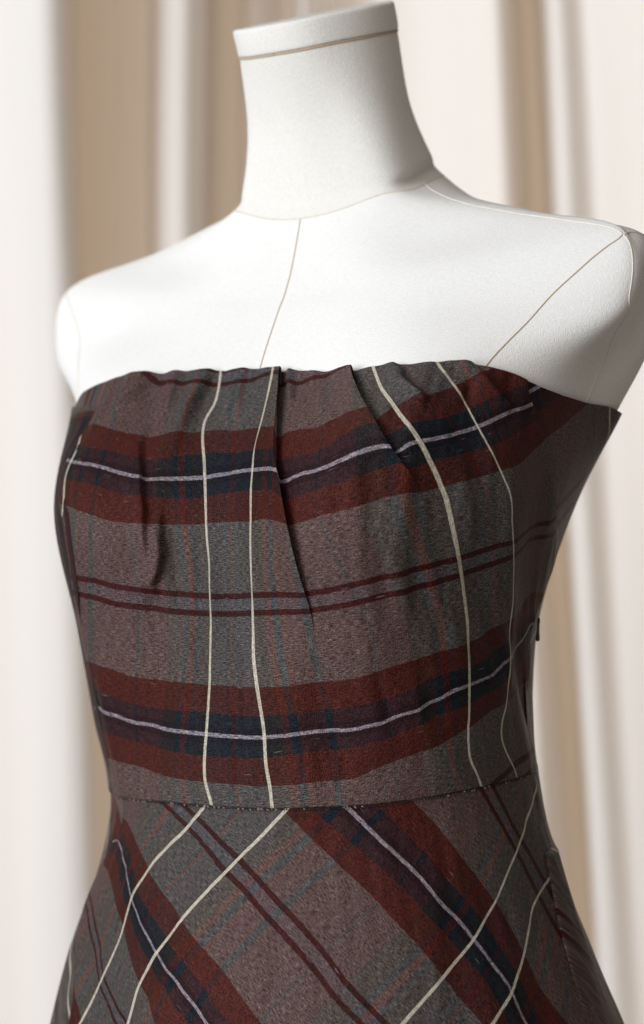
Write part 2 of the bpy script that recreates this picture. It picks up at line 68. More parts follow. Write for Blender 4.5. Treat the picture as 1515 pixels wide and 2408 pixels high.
def spline_u(n, us):                                   # periodic cubic interpolation weights, one row per u
    A = np.zeros((n, n))
    for i in range(n): A[i, (i-1) % n] = 1/6; A[i, i] = 4/6; A[i, (i+1) % n] = 1/6
    us = np.asarray(us, float); i = np.floor(us).astype(int); f = us - i
    B = np.zeros((len(us), n)); r = np.arange(len(us))
    for k, w in enumerate([(1-f)**3/6, (3*f**3-6*f*f+4)/6, (-3*f**3+3*f*f+3*f+1)/6, f**3/6]):
        np.add.at(B, (r, (i-1+k) % n), w)
    return B @ np.linalg.inv(A)
def spline_v(n, vs):                                   # Catmull-Rom weights
    v = np.clip(np.asarray(vs, float), 0, n-1-1e-9); i = v.astype(int); f = v-i
    M = np.zeros((len(v), n+2)); r = np.arange(len(v))
    for k, w in enumerate([-.5*f+f*f-.5*f**3, 1-2.5*f*f+1.5*f**3, .5*f+2*f*f-1.5*f**3, -.5*f*f+.5*f**3]):
        np.add.at(M, (r, i+k), w)
    O = M[:, 1:-1].copy(); O[:, 0] += 2*M[:, 0]; O[:, 1] -= M[:, 0]; O[:, -1] += 2*M[:, -1]; O[:, -2] -= M[:, -1]
    return O
def ev(R, u, v):
    u = np.asarray(u, float); v = np.asarray(v, float); sh = u.shape
    U = spline_u(16, u.ravel()); V = spline_v(R.shape[0], v.ravel())
    out = np.zeros((U.shape[0], 3))
    for c in range(3): out[:, c] = ((V @ R[:, :, c])*U).sum(1)
    return out.reshape(sh+(3,))
def nrm(R, u, v, e=.03):
    n = np.cross(ev(R, u+e, v)-ev(R, u-e, v), ev(R, u, v+e)-ev(R, u, v-e))
    n = n/(np.linalg.norm(n, axis=-1, keepdims=True)+1e-12); return n if R is SK else -n
def arc_q(R, v):                                       # arc length round the ring at height v, as a function of u
    us = np.linspace(-8, 8, 801); P = ev(R, us, np.full(801, float(v)))
    L = np.concatenate([[0], np.cumsum(np.linalg.norm(np.diff(P, axis=0), axis=1))]); L -= L[400]
    per = L[-1]-L[0]
    return lambda u: np.interp((np.asarray(u)+8) % 16-8, us, L) + per*np.floor((np.asarray(u)+8)/16)
def len_r(R, lo, hi):                                  # length along the front meridians, as a function of v
    vs = np.linspace(lo, hi, 400); acc = 0
    for u in (-2, -1, 0, 1, 2, 3):
        P = ev(R, np.full(400, float(u)), vs); acc = acc + np.concatenate([[0], np.cumsum(np.linalg.norm(np.diff(P, axis=0), axis=1))])
    acc = acc/6
    return lambda v: np.interp(v, vs, acc)

class TPS:                                             # smooth map from cloth position to weave coordinates
    def __init__(s, X, y, lam):
        X = np.array(X, float); y = np.array(y, float); n = len(X); s.X = X
        K = s.k(X, X) + lam*np.eye(n); P = np.concatenate([np.ones((n, 1)), X], 1)
        A = np.block([[K, P], [P.T, np.zeros((3, 3))]])
        s.c = np.linalg.solve(A, np.concatenate([y, np.zeros(3)]))
    def k(s, A, B):
        d = ((A[:, None]-B[None])**2).sum(-1); return .5*d*np.log(d+1e-12)
    def __call__(s, Q):
        sh = Q.shape[:-1]; Q = Q.reshape(-1, 2); o = np.zeros(len(Q)); n = len(s.X)
        for a in range(0, len(Q), 20000):
            q = Q[a:a+20000]; o[a:a+20000] = s.k(q, s.X) @ s.c[:n] + s.c[n] + q @ s.c[n+1:]
        return o.reshape(sh)
def interp_line(T, xi=0, yi=1):
    a = sorted(T, key=lambda p: p[xi]); x = [p[xi] for p in a]; y = [p[yi] for p in a]
    return lambda q: np.interp(q, x, y)
def smooth1(fn, width, lo, hi, n=600):
    x = np.linspace(lo, hi, n); y = fn(x); k = int(max(1, width/(hi-lo)*n)); ker = np.hanning(2*k+3); ker /= ker.sum()
    ys = np.convolve(np.pad(y, k+1, mode='edge'), ker, 'valid')
    return lambda q: np.interp(q, x, ys)
def vnoise(x, y, seed=0):                              # value noise on arrays
    r = np.random.default_rng(seed).random((64, 64))*2-1
    xi = np.floor(x).astype(int); yi = np.floor(y).astype(int); fx = x-xi; fy = y-yi
    fx = fx*fx*(3-2*fx); fy = fy*fy*(3-2*fy); g = lambda a, b: r[a % 64, b % 64]
    return (g(xi, yi)*(1-fx)+g(xi+1, yi)*fx)*(1-fy)+(g(xi, yi+1)*(1-fx)+g(xi+1, yi+1)*fx)*fy
sstep = lambda a, b, x: (lambda t: t*t*(3-2*t))(np.clip((x-a)/(b-a), 0, 1))

# ------------------------------------------------------------------ object helpers
def tag(o, label=None, cat=None, group=None, kind=None):
    for k, v in (('label', label), ('category', cat), ('group', group), ('kind', kind)):
        if v: o[k] = v
    return o
def empty(name, loc, label, cat):
    o = bpy.data.objects.new(name, None); COL.objects.link(o); o.location = loc; o.empty_display_size = .05
    return tag(o, label, cat)
def mesh(name, verts, faces, mat, parent=None, uv=None, smooth=True):
    me = bpy.data.meshes.new(name); me.from_pydata(np.asarray(verts).reshape(-1, 3).tolist(), [], faces)
    if smooth: me.polygons.foreach_set('use_smooth', [True]*len(me.polygons))
    if uv is not None:
        l = me.uv_layers.new(name='weave'); idx = np.zeros(len(me.loops), int); me.loops.foreach_get('vertex_index', idx)
        l.data.foreach_set('uv', np.asarray(uv).reshape(-1, 2)[idx].ravel())
    me.update(); o = bpy.data.objects.new(name, me); COL.objects.link(o)
    if mat: me.materials.append(mat)
    if parent:
        o.parent = parent; o.matrix_parent_inverse = Matrix.Translation(-parent.location)
    return o
def grid_faces(r, c, wrap=False, off=0, flip=False):
    F = []
    for i in range(r-1):
        for j in range(c if wrap else c-1):
            a, b = off+i*c+j, off+i*c+(j+1) % c; q = (a, b, b+c, a+c); F.append(q[::-1] if flip else q)
    return F
def tube(name, pts, rad, mat, parent, n=6, rads=None):
    pts = np.asarray(pts); m = len(pts); V = []
    T = np.gradient(pts, axis=0); T /= np.linalg.norm(T, axis=1, keepdims=True)+1e-12
    ref = np.array([0.3, -0.9, 0.2])
    for i in range(m):
        a = np.cross(T[i], ref); a /= np.linalg.norm(a); b = np.cross(T[i], a); r = rad if rads is None else rads[i]
        for k in range(n): V.append(pts[i]+r*(math.cos(2*math.pi*k/n)*a+math.sin(2*math.pi*k/n)*b))
    F = grid_faces(m, n, True); F += [tuple(range(n))[::-1], tuple((m-1)*n+k for k in range(n))]
    return mesh(name, V, F, mat, parent)
def resample(uv, n):
    uv = np.array(uv)[:, :2].astype(float); d = np.concatenate([[0], np.cumsum(np.linalg.norm(np.diff(uv, axis=0), axis=1))])
    x = np.linspace(0, d[-1], n); o = np.stack([np.interp(x, d, uv[:, k]) for k in (0, 1)], 1)
    k = max(1, n//14); ker = np.hanning(2*k+1)+1e-6; ker /= ker.sum()
    s = np.stack([np.convolve(np.pad(o[:, j], k, mode='reflect', reflect_type='odd'), ker, 'valid') for j in (0, 1)], 1)
    return s

# ------------------------------------------------------------------ materials
def newmat(name):
    m = bpy.data.materials.new(name); m.use_nodes = True; nt = m.node_tree
    return m, nt, nt.nodes["Principled BSDF"]
def N(nt, t, **kw):
    n = nt.nodes.new(t)
    for k, v in kw.items(): setattr(n, k, v)
    return n
def math_n(nt, op, a, b=None, c=None):
    n = N(nt, 'ShaderNodeMath', operation=op)
    for i, x in enumerate((a, b, c)):
        if x is None: continue
        if isinstance(x, (int, float)): n.inputs[i].default_value = x
        else: nt.links.new(x, n.inputs[i])
    return n.outputs[0]
def lin(c): return tuple(((x/255)/12.92 if x/255 <= .04045 else ((x/255+.055)/1.055)**2.4) for x in c)
def ramp(nt, fac, stops, interp='CONSTANT'):
    r = N(nt, 'ShaderNodeValToRGB'); cr = r.color_ramp; cr.interpolation = interp
    while len(cr.elements) > 1: cr.elements.remove(cr.elements[-1])
    for i, (p, c) in enumerate(stops):
        e = cr.elements[0] if i == 0 else cr.elements.new(p); e.position = p; e.color = c
    nt.links.new(fac, r.inputs[0]); return r
def mixc(nt, f, a, b, mode='MIX'):
    n = N(nt, 'ShaderNodeMix', data_type='RGBA', blend_type=mode)
    for s, x in ((0, f), (6, a), (7, b)):
        if isinstance(x, (int, float)): n.inputs[s].default_value = x
        elif isinstance(x, tuple): n.inputs[s].default_value = x
        else: nt.links.new(x, n.inputs[s])
    return n.outputs[2]
def scaled_noise(nt, vec, sx, sy, sz, detail=2, rough=.5):
    mp = N(nt, 'ShaderNodeMapping'); mp.inputs['Scale'].default_value = (sx, sy, sz); nt.links.new(vec, mp.inputs[0])
    n = N(nt, 'ShaderNodeTexNoise'); n.inputs['Scale'].default_value = 1; n.inputs['Detail'].default_value = detail; n.inputs['Roughness'].default_value = rough
    nt.links.new(mp.outputs[0], n.inputs['Vector']); return n.outputs[0]

def canvas_mat(name, col, tone=.03, weave=1.0):
    m, nt, b = newmat(name); tc = N(nt, 'ShaderNodeTexCoord').outputs['Object']
    a = scaled_noise(nt, tc, 520, 520, 2400, 1); c = scaled_noise(nt, tc, 2200, 2200, 420, 1)
    big = scaled_noise(nt, tc, 14, 14, 10, 3)
    h = math_n(nt, 'ADD', a, c)
    v = math_n(nt, 'MULTIPLY_ADD', math_n(nt, 'SUBTRACT', h, 1.0), .18*weave, 1.0)
    v = math_n(nt, 'MULTIPLY', v, math_n(nt, 'MULTIPLY_ADD', math_n(nt, 'SUBTRACT', big, .5), tone*2, 1.0))
    mul = mixc(nt, 1.0, (*col, 1), (1, 1, 1, 1), 'MULTIPLY'); 
    hs = N(nt, 'ShaderNodeHueSaturation'); nt.links.new(mul, hs.inputs['Color']); nt.links.new(v, hs.inputs['Value'])
    nt.links.new(hs.outputs[0], b.inputs['Base Color']); b.inputs['Roughness'].default_value = .92
    b.inputs['Specular IOR Level'].default_value = .15
    bp = N(nt, 'ShaderNodeBump'); bp.inputs['Strength'].default_value = .35*weave; bp.inputs['Distance'].default_value = .0006
    nt.links.new(h, bp.inputs['Height']); nt.links.new(bp.outputs[0], b.inputs['Normal'])
    return m
def plain(name, col, rough=.8, spec=.2):
    m, nt, b = newmat(name); tc = N(nt, 'ShaderNodeTexCoord').outputs['Object']
    n = scaled_noise(nt, tc, 900, 900, 900, 2); v = math_n(nt, 'MULTIPLY_ADD', n, .5, .75)
    hs = N(nt, 'ShaderNodeHueSaturation'); hs.inputs['Color'].default_value = (*col, 1); nt.links.new(v, hs.inputs['Value'])
    nt.links.new(hs.outputs[0], b.inputs['Base Color']); b.inputs['Roughness'].default_value = rough; b.inputs['Specular IOR Level'].default_value = spec
    return m

def plaid_mat():
    m, nt, b = newmat('plaid_cloth'); uvn = N(nt, 'ShaderNodeUVMap', uv_map='weave')
    sep = N(nt, 'ShaderNodeSeparateXYZ'); nt.links.new(uvn.outputs[0], sep.inputs[0]); s0, t0 = sep.outputs[0], sep.outputs[1]
    # threads are never perfectly straight
    wob = scaled_noise(nt, uvn.outputs[0], .012, .012, 1, 3); wobf = scaled_noise(nt, uvn.outputs[0], .09, .09, 1, 2)
    wb = math_n(nt, 'ADD', math_n(nt, 'MULTIPLY_ADD', wob, 1.2, -.6), math_n(nt, 'MULTIPLY_ADD', wobf, .3, -.15))
    s = math_n(nt, 'ADD', s0, wb); t = math_n(nt, 'ADD', t0, wb)
    d = math_n(nt, 'ABSOLUTE', math_n(nt, 'WRAP', t, 307.5, -307.5)); d = math_n(nt, 'DIVIDE', d, 307.5)
    q = lambda x: x/307.5
    WE = [(0, lin((186, 176, 188)) + (.42,)), (q(4.8), lin((24, 17, 26)) + (.25,)), (q(20), lin((26, 28, 37)) + (.40,)),
          (q(50), lin((83, 33, 24)) + (.28,)), (q(115), lin((124, 114, 109)) + (.56,)),
          (q(278), lin((66, 24, 21)) + (.22,)), (q(292), lin((120, 112, 115)) + (.52,))]
    we = ramp(nt, d, WE)
    ss = math_n(nt, 'DIVIDE', math_n(nt, 'ADD', math_n(nt, 'WRAP', s, 320.0, -320.0), 320.0), 640.0)
    p = lambda x: (x+320)/640
    mauve = lin((84, 37, 38)); slate = lin((38, 44, 52)); dark = lin((42, 37, 35)); rust = lin((94, 34, 24)); teal = lin((12, 40, 54)); cream = lin((246, 236, 214)); red = lin((78, 24, 26)); warm = lin((56, 42, 35))
    A0 = (0.0,)
    WA = [(0, mauve+A0), (p(-293), teal+A0), (p(-288), mauve+A0), (p(-215), warm+A0), (p(-165), teal+A0), (p(-148), rust+A0), (p(-128), teal+A0), (p(-112), dark+A0),
          (p(-79.8), cream+(.74,)), (p(-70.2), slate+A0), (p(-24), teal+A0), (p(-5), red+A0), (p(4), slate+A0),
          (p(70.2), cream+(.74,)), (p(79.8), dark+A0), (p(108), warm+A0), (p(122), rust+A0), (p(140), teal+A0), (p(158), rust+A0), (p(172), mauve+A0),
          (p(214), teal+A0), (p(228), mauve+A0)]
    wa = ramp(nt, ss, WA)
    fac = math_n(nt, 'MAXIMUM', we.outputs[1], wa.outputs[1])
    uv = uvn.outputs[0]
    # individual yarns: uneven brightness along each thread direction, and which yarn shows on top
    yw = scaled_noise(nt, uv, .075, .52, 1, 1, .55); yp = scaled_noise(nt, uv, .52, .075, 1, 1, .55)
    fac = math_n(nt, 'ADD', fac, math_n(nt, 'MULTIPLY', math_n(nt, 'SUBTRACT', yp, yw), .8)); 
    fac = math_n(nt, 'MINIMUM', math_n(nt, 'MAXIMUM', fac, .03), .95)
    col = mixc(nt, fac, we.outputs[0], wa.outputs[0])
    g = scaled_noise(nt, uv, .30, .48, 1, 0, .5)
    val = math_n(nt, 'MULTIPLY_ADD', math_n(nt, 'SUBTRACT', math_n(nt, 'ADD', math_n(nt, 'MULTIPLY', yw, .85), math_n(nt, 'ADD', math_n(nt, 'MULTIPLY', yp, .45), math_n(nt, 'MULTIPLY', g, .7))), 1.0), 3.4, 1.0)
    # slub yarns: short pale flecks along the weft
    sl = scaled_noise(nt, uv, .022, .26, 1, 1, .5); slf = math_n(nt, 'MULTIPLY', math_n(nt, 'MAXIMUM', math_n(nt, 'SUBTRACT', sl, .715), 0), 3.5)
    val = math_n(nt, 'MULTIPLY_ADD', math_n(nt, 'SUBTRACT', val, 1.0), math_n(nt, 'MULTIPLY_ADD', wa.outputs[1], -.8, 1.0), 1.0)   # the thick cream yarn is smoother
    val = math_n(nt, 'MULTIPLY', math_n(nt, 'MAXIMUM', val, .22), .61)
    hs = N(nt, 'ShaderNodeHueSaturation'); nt.links.new(col, hs.inputs['Color']); nt.links.new(val, hs.inputs['Value'])
    c2 = mixc(nt, slf, hs.outputs[0], (*lin((170, 160, 150)), 1))
    nt.links.new(c2, b.inputs['Base Color']); b.inputs['Roughness'].default_value = .46; b.inputs['Specular IOR Level'].default_value = .46
    sh = N(nt, 'ShaderNodeHueSaturation'); sh.inputs['Value'].default_value = 6.0; nt.links.new(hs.outputs[0], sh.inputs['Color'])
    nt.links.new(mixc(nt, .8, (1, 1, 1, 1), sh.outputs[0]), b.inputs['Specular Tint'])
    bp = N(nt, 'ShaderNodeBump'); bp.inputs['Strength'].default_value = .7; bp.inputs['Distance'].default_value = .0006
    cr = scaled_noise(nt, uv, .03, .022, 1, 3, .6)
    nt.links.new(math_n(nt, 'ADD', math_n(nt, 'ADD', yw, yp), math_n(nt, 'MULTIPLY', cr, 2.5)), bp.inputs['Height']); nt.links.new(bp.outputs[0], b.inputs['Normal'])
    return m

def curtain_mat():
    m, nt, b = newmat('curtain_cloth'); tc = N(nt, 'ShaderNodeTexCoord').outputs['Object']
    n = scaled_noise(nt, tc, 500, 500, 500, 2); bign = scaled_noise(nt, tc, 6, 6, 1.2, 2)
    v = math_n(nt, 'MULTIPLY', math_n(nt, 'MULTIPLY_ADD', n, .1, .95), math_n(nt, 'MULTIPLY_ADD', bign, .06, .97))
    hs = N(nt, 'ShaderNodeHueSaturation'); hs.inputs['Color'].default_value = (.85, .846, .842, 1); nt.links.new(v, hs.inputs['Value'])
    nt.links.new(hs.outputs[0], b.inputs['Base Color']); b.inputs['Roughness'].default_value = .95; b.inputs['Specular IOR Level'].default_value = .1
    tr = N(nt, 'ShaderNodeBsdfTranslucent'); tr.inputs[0].default_value = (.86, .70, .54, 1); mx = N(nt, 'ShaderNodeMixShader'); mx.inputs[0].default_value = .20
    nt.links.new(b.outputs[0], mx.inputs[1]); nt.links.new(tr.outputs[0], mx.inputs[2]); nt.links.new(mx.outputs[0], nt.nodes['Material Output'].inputs[0])
    return m

CANVAS = canvas_mat('form_canvas', (.84, .832, .82)); CANVAS_CAP = canvas_mat('cap_canvas', (.81, .79, .755), .05, 1.2)
THREAD = plain('seam_thread', lin((214, 202, 184))); GROOVE = plain('tan_seam_thread', lin((192, 170, 146)))  # the second is a darker tan thread
PALE = plain('pale_thread', lin((226, 218, 205)))
PLAID = plaid_mat(); STITCH_D = plain('dark_stitch', lin((34, 26, 26))); STITCH_L = plain('pale_stitch', lin((120, 108, 102)))
METAL = plain('dark_metal', lin((38, 30, 28)), .4, .5); CURTAIN = curtain_mat()

# ------------------------------------------------------------------ curtain behind the form
def curtain():
    # plan of the folds, metres: x across, d towards the camera from the curtain line
    P = D['CURT']
    P = np.array(P); x = P[:, 0]; d = P[:, 1]
    k = np.arange(len(x)); kk = np.linspace(0, len(x)-1, 900)
    # Catmull-Rom through the plan points
    i = np.minimum(kk.astype(int), len(x)-2); f = kk-i
    def cr(a):
        p0 = a[np.maximum(i-1, 0)]; p1 = a[i]; p2 = a[i+1]; p3 = a[np.minimum(i+2, len(a)-1)]
        return .5*((2*p1)+(-p0+p2)*f+(2*p0-5*p1+4*p2-p3)*f*f+(-p0+3*p1-3*p2+p3)*f**3)
    ker = np.hanning(15); ker /= ker.sum(); sm = lambda a: np.convolve(np.pad(a, 7, mode='edge'), ker, 'valid')
    cx = sm(cr(x)); cd = sm(cr(d)); zs = np.linspace(-1.25, 1.1, 60); V = []
    for z in zs:
        w = .008*np.sin(z*2.1+cx*9)+.004*np.sin(z*5+cx*21); dd = cd*(1+.05*np.sin(z*1.7+cx*5.0))*min(1.1, .60+.50*(z+.55))
        V.append(np.stack([cx*(1-.10*(z-.23))+w, .85-dd+.4*w, np.full_like(cx, z)], -1))
    o = mesh('curtain', np.array(V), grid_faces(len(zs), 900), CURTAIN)
    return tag(o, 'cream floor-length curtain hanging in deep soft folds behind the dress form', 'curtain')
curtain()

# ------------------------------------------------------------------ dress form
FORM = empty('dress_form', (0, 0, -.24), 'white canvas dress form with flat capped neck wearing the plaid dress', 'dress form')
def surf(name, R, v0, v1, nu, nv, mat, parent, close_bottom=False):
    us = np.linspace(0, 16, nu+1)[:-1]; vs = np.linspace(v0, v1, nv)
    uu, vv = np.meshgrid(us, vs); Wd = world(ev(R, uu, vv)); F = grid_faces(nv, nu, True)
    return mesh(name, Wd, F + ([tuple(range(nu))[::-1]] if close_bottom else []), mat, parent)
surf('torso', RAF, 0, 9, 288, 260, CANVAS, FORM, True)
neck = surf('neck', RA, 9, 12, 224, 90, CANVAS_CAP, FORM)
def cap():
    R = ev(RA, np.linspace(0, 16, 129)[:-1], np.full(128, 12.0)); c = R.mean(0); Q = R-c
    n = np.linalg.svd(Q)[2][2]; n = n if n[2] > 0 else -n
    prof = [(.90, -.0005), (.985, -.0005), (.992, .0012), (1.006, .0012), (1.014, .0017), (1.018, .0032), (1.021, .008), (1.023, .0138), (1.020, .0153), (1.008, .0162), (.97, .0166), (.6, .0172), (.02, .0174)]
    V = []
    for s, h in prof:
        wv = 1+.004*np.sin(np.arange(128)/128*2*np.pi*3+h*300)
        V.append(world(c+Q*(s*wv)[:, None]+n*h))
    F = grid_faces(len(prof), 128, True); F.append(tuple((len(prof)-1)*128+k for k in range(128)))
    CAP = mesh('neck_cap', np.array(V), F, CANVAS_CAP, FORM)
    R2 = np.array([world(c+q*1.0+n*.0003) for q in Q]); R2 = np.concatenate([R2, R2[:1]])
    tube('cap_seam', R2, .0007, GROOVE, CAP)
cap()
def seam(name, T, n, rad, mat, off, R=RAF, parent=FORM):
    uv = resample(T, n); P = ev(R, uv[:, 0], uv[:, 1])+nrm(R, uv[:, 0], uv[:, 1])*off
    return tube(name, world(P), rad, mat, parent)
nring = [[u, 9.0] for u in np.linspace(-8, 8, 161)]
seam('neck_seam', nring, 220, .0004, THREAD, -.0001)
seam('centre_front_seam', [[0, 9.0]]+[p for p in D['CFS'][1:]]+[[0, 4.6]], 120, .00045, THREAD, .0001)
for sg in (1, -1):
    m = lambda T: [[sg*p[0], p[1]] for p in T]
    seam('front_armhole_seam', m(D['FSEAM']+[[3.0, 4.6]]), 120, .0004, GROOVE if sg > 0 else PALE, .0000)
    seam('back_armhole_seam', m(D['BSEAM']+[[4.86, 4.5]]), 120, .0004, PALE, .0000)
    seam('shoulder_seam', m(D['SHS']), 120, .00042, PALE, .0000)
    seam('back_shoulder_seam', m([[3.43, 6.92], [4.2, 7.0], [5.0, 6.95], [6.0, 6.9]]), 50, .0004, THREAD, .0001)

# ------------------------------------------------------------------ dress
DRESS = empty('strapless_dress', (0, 0, -.2), 'strapless grey, rust and navy plaid dress with pleated bodice on the white form', 'dress')
vt = smooth1(interp_line(D['TOP']+[[u, 4.93] for u in np.linspace(6, 13.2, 10)]+[[-2.8, 4.82], [-3.4, 4.8]]), .12, -8, 14)
_w = D['WAIST']+[[5, 1.33], [6, 1.28], [8, 1.2], [-2.6, 1.17], [-4, 1.22], [-8, 1.2], [16-4, 1.22], [16-2.6, 1.17], [16-1.9, 1.15]]
vw = smooth1(interp_line(_w), .45, -8, 14)
OFF = .0035
rq = len_r(RA, .9, 5.6); aq_b = arc_q(RA, 4.0); aq_w = arc_q(RA, 1.4)
def qof(u, v):
    f = sstep(1.2, 3.6, v); return aq_b(u)*f+aq_w(u)*(1-f)
def w_of(T): return [[(p[1]-vt(p[0]))/(vw(p[0])-vt(p[0])), p[0]] for p in T]
P2w = w_of(D['P2']); P3w = w_of(D['P3'])
P2e = P2w[-1][0]; P3e = P3w[-1][0]
f2 = smooth1(interp_line([[-.05, P2w[0][1]-.02]]+P2w+[[.75, 1.36], [1.0, 1.35]]), .06, 0, 1)
f3 = smooth1(interp_line([[-.05, P3w[0][1]-.03]]+P3w+[[.4, 2.72], [.7, 2.62], [1.0, 2.5]]), .06, 0, 1)
fs = smooth1(interp_line([[-.05, 3.53]]+w_of(D['SIDE'])+[[.55, 4.55], [1.0, 4.5]]), .05, 0, 1)
fl_b = smooth1(interp_line([[-.05, w_of(D['SIDEL'])[0][1]]]+w_of(D['SIDEL'])), .03, 0, 1)
J2 = lambda w: .020*(1-sstep(P2e*.45, P2e+.03, w)); J3 = lambda w: .020*(1-sstep(P3e*.4, P3e+.03, w))
def seg_of(u, w): return (u > f2(w)).astype(int)+(u > f3(w)).astype(int)
def cloth_xy(u, v, w, seg):
    return np.stack([qof(u, v)+J2(w)*(seg >= 1)+J3(w)*(seg >= 2), rq(v)], -1)
def ctrl(T):
    T = np.array(T); u, v = T[:, 0], T[:, 1]; w = (v-vt(u))/(vw(u)-vt(u)); return cloth_xy(u, v, w, T[:, 3].astype(int)), T[:, 2]
X, y = ctrl(D['TT'])
ax, ay = [], []
for u in (-4.5, -5.5, 5.0, 6.0):                                     # plain hang on the hidden back
    for v in (1.3, 2.2, 3.2, 4.0, 4.8):
        z = ev(RA, np.array([u]), np.array([v]))[0, 2]
        ax.append(cloth_xy(np.array([u]), np.array([v]), np.array([.9]), np.array([2 if u > 0 else 0]))[0]); ay.append(-z*4100+((240+(4.9-v)*38) if u > 0 else 115+(4.9-v)*15))
TT = TPS(np.concatenate([X, ax]), np.concatenate([y, ay]), 2e-6)
X, y = ctrl(D['SS']); ax, ay = [], []
for u in (-4.5, -5.5, 5.0, 6.0):
    for v in (1.3, 2.2, 3.2, 4.0, 4.8):
        c = cloth_xy(np.array([u]), np.array([v]), np.array([.9]), np.array([2 if u > 0 else 0]))[0]; ax.append(c); ay.append(c[0]*4200+(-40 if u < 0 else 150))
TS = TPS(np.concatenate([X, ax]), np.concatenate([y, ay]), 2e-6)

# soft creases of the gathered bodice: path (u, v), height, reach on either side, mm
def crease(u, v, K):
    T, A, wl, wr, fa, fb = K
    uv = resample(T, 24); q = qof(uv[:, 0], uv[:, 1]); r = rq(uv[:, 1]); o = np.argsort(r)
    Q = qof(u, v); Rr = rq(v); qc = np.interp(Rr, r[o], q[o]); lo, hi = r.min(), r.max()
    d = (Q-qc)*1000; prof = np.where(d < 0, np.exp(-(d/wl)**2), np.exp(-(d/wr)**2))
    along = sstep(lo-fb, lo+fb*.6, Rr)*(1-sstep(hi-fa*.6, hi+fa, Rr))
    return A/1000*prof*along

def pleat(u, v, w, seg):
    q = qof(u, v); d2 = (qof(f2(w), v)-q)*1000; d3 = (qof(f3(w), v)-q)*1000
    h2 = .0058*(1-sstep(P2e*.55, P2e+.02, w)); h3 = .0056*(1-sstep(P3e*.5, P3e+.03, w))
    o = np.where(seg == 0, .50*h2*np.exp(-np.maximum(d2, 0)/16), -.48*h2*np.exp(-(np.maximum(-d2, 0)/11)**1.4))
    o = o+np.where(seg == 1, .50*h3*np.exp(-np.maximum(d3, 0)/12), np.where(seg == 2, -.48*h3*np.exp(-(np.maximum(-d3, 0)/10)**1.4), 0))
    return o
def bodice_disp(u, v, w, seg):
    o = pleat(u, v, w, seg)
    for K in D['CRE']: o = o+crease(u, v, K)
    q = qof(u, v)*1000; r = rq(v)*1000
    o = o+(.0016*vnoise(q/17+r/160, r/75, 3)+.0020*vnoise(q/31-r/190, r/120, 4))*sstep(.02, .2, w)+.0009*vnoise(q/8+r/90, r/34, 5)+.0003*vnoise(q/4.2, r/13, 8)
    o = o*(1-.85*np.exp(-((1-w)/.05)**2)); pk = np.exp(-((1-w)/.035)**2); o = o+pk*(.0005*vnoise(q/5, r/40, 9)-.0006)
    gt = np.exp(-(w/.10)**2); o = o+gt*.0011*vnoise(q/9, r/60, 12)
    return np.maximum(o, -.0026)
ROWS = 300
wv = np.linspace(0, 1, ROWS)
def spread(n, a, b):                                                 # columns bunched towards the ends where a/b are set
    t = np.linspace(0, 1, n)
    if a and b: return .5-.5*np.cos(np.pi*t)*.85-.5*.15*(1-2*t)
    if b: return 1-(1-t)**1.35
    if a: return t**1.35
    return t
def build_front():
    secs = [(fl_b, f2, 180, 0, False, True), (f2, f3, 90, 1, True, True), (f3, fs, 130, 2, True, False)]
    U = []; S = []
    for fa, fb, n, k, a, b in secs:
        t = spread(n, a, b)[None]; A = fa(wv)[:, None]; Bq = fb(wv)[:, None]
        g2 = (1-sstep(P2e*.6, P2e, wv))[:, None]; g3 = (1-sstep(P3e*.6, P3e, wv))[:, None]
        if k == 0: Bq = Bq+.045*g2                                       # the upper layer laps over the fold
        if k == 1: A = A-.055*g2; Bq = Bq+.045*g3
        if k == 2: A = A-.055*g3
        U.append(A+(Bq-A)*t); S.append(np.full((ROWS, n), k))
    U = np.concatenate(U, 1); S = np.concatenate(S, 1); Wm = np.repeat(wv[:, None], U.shape[1], 1)
    v = vt(U)+(vw(U)-vt(U))*Wm; d = bodice_disp(U, v, Wm, S)*sstep(-.002, .012, qof(U, v)-qof(fl_b(Wm), v))
    nn = nrm(RA, U, v); P = ev(RA, U, v)+nn*(OFF+d)[..., None]
    C = cloth_xy(U, v, Wm, S); uv = np.stack([TS(C), TT(C)], -1)
    # turned-in top edge and lower edge
    lipA = P[0]-nn[0]*.0009+np.array([0, 0, .0005]); lipB = P[0]-nn[0]*.0020; lipC = P[12]-nn[12]*np.minimum(.0032, OFF+d[12]-.0002)[:, None]
    botA = P[-1]-nn[-1]*.0016-np.array([0, 0, .0003]); botB = P[-10]-nn[-10]*.0030
    P = np.concatenate([lipC[None], lipB[None], lipA[None], P, botA[None], botB[None]]); uv = np.concatenate([uv[:1]]*3+[uv]+[uv[-1:]]*2)
    return mesh('bodice_front', world(P), grid_faces(P.shape[0], P.shape[1], False, 0, True), PLAID, DRESS, uv)
build_front()
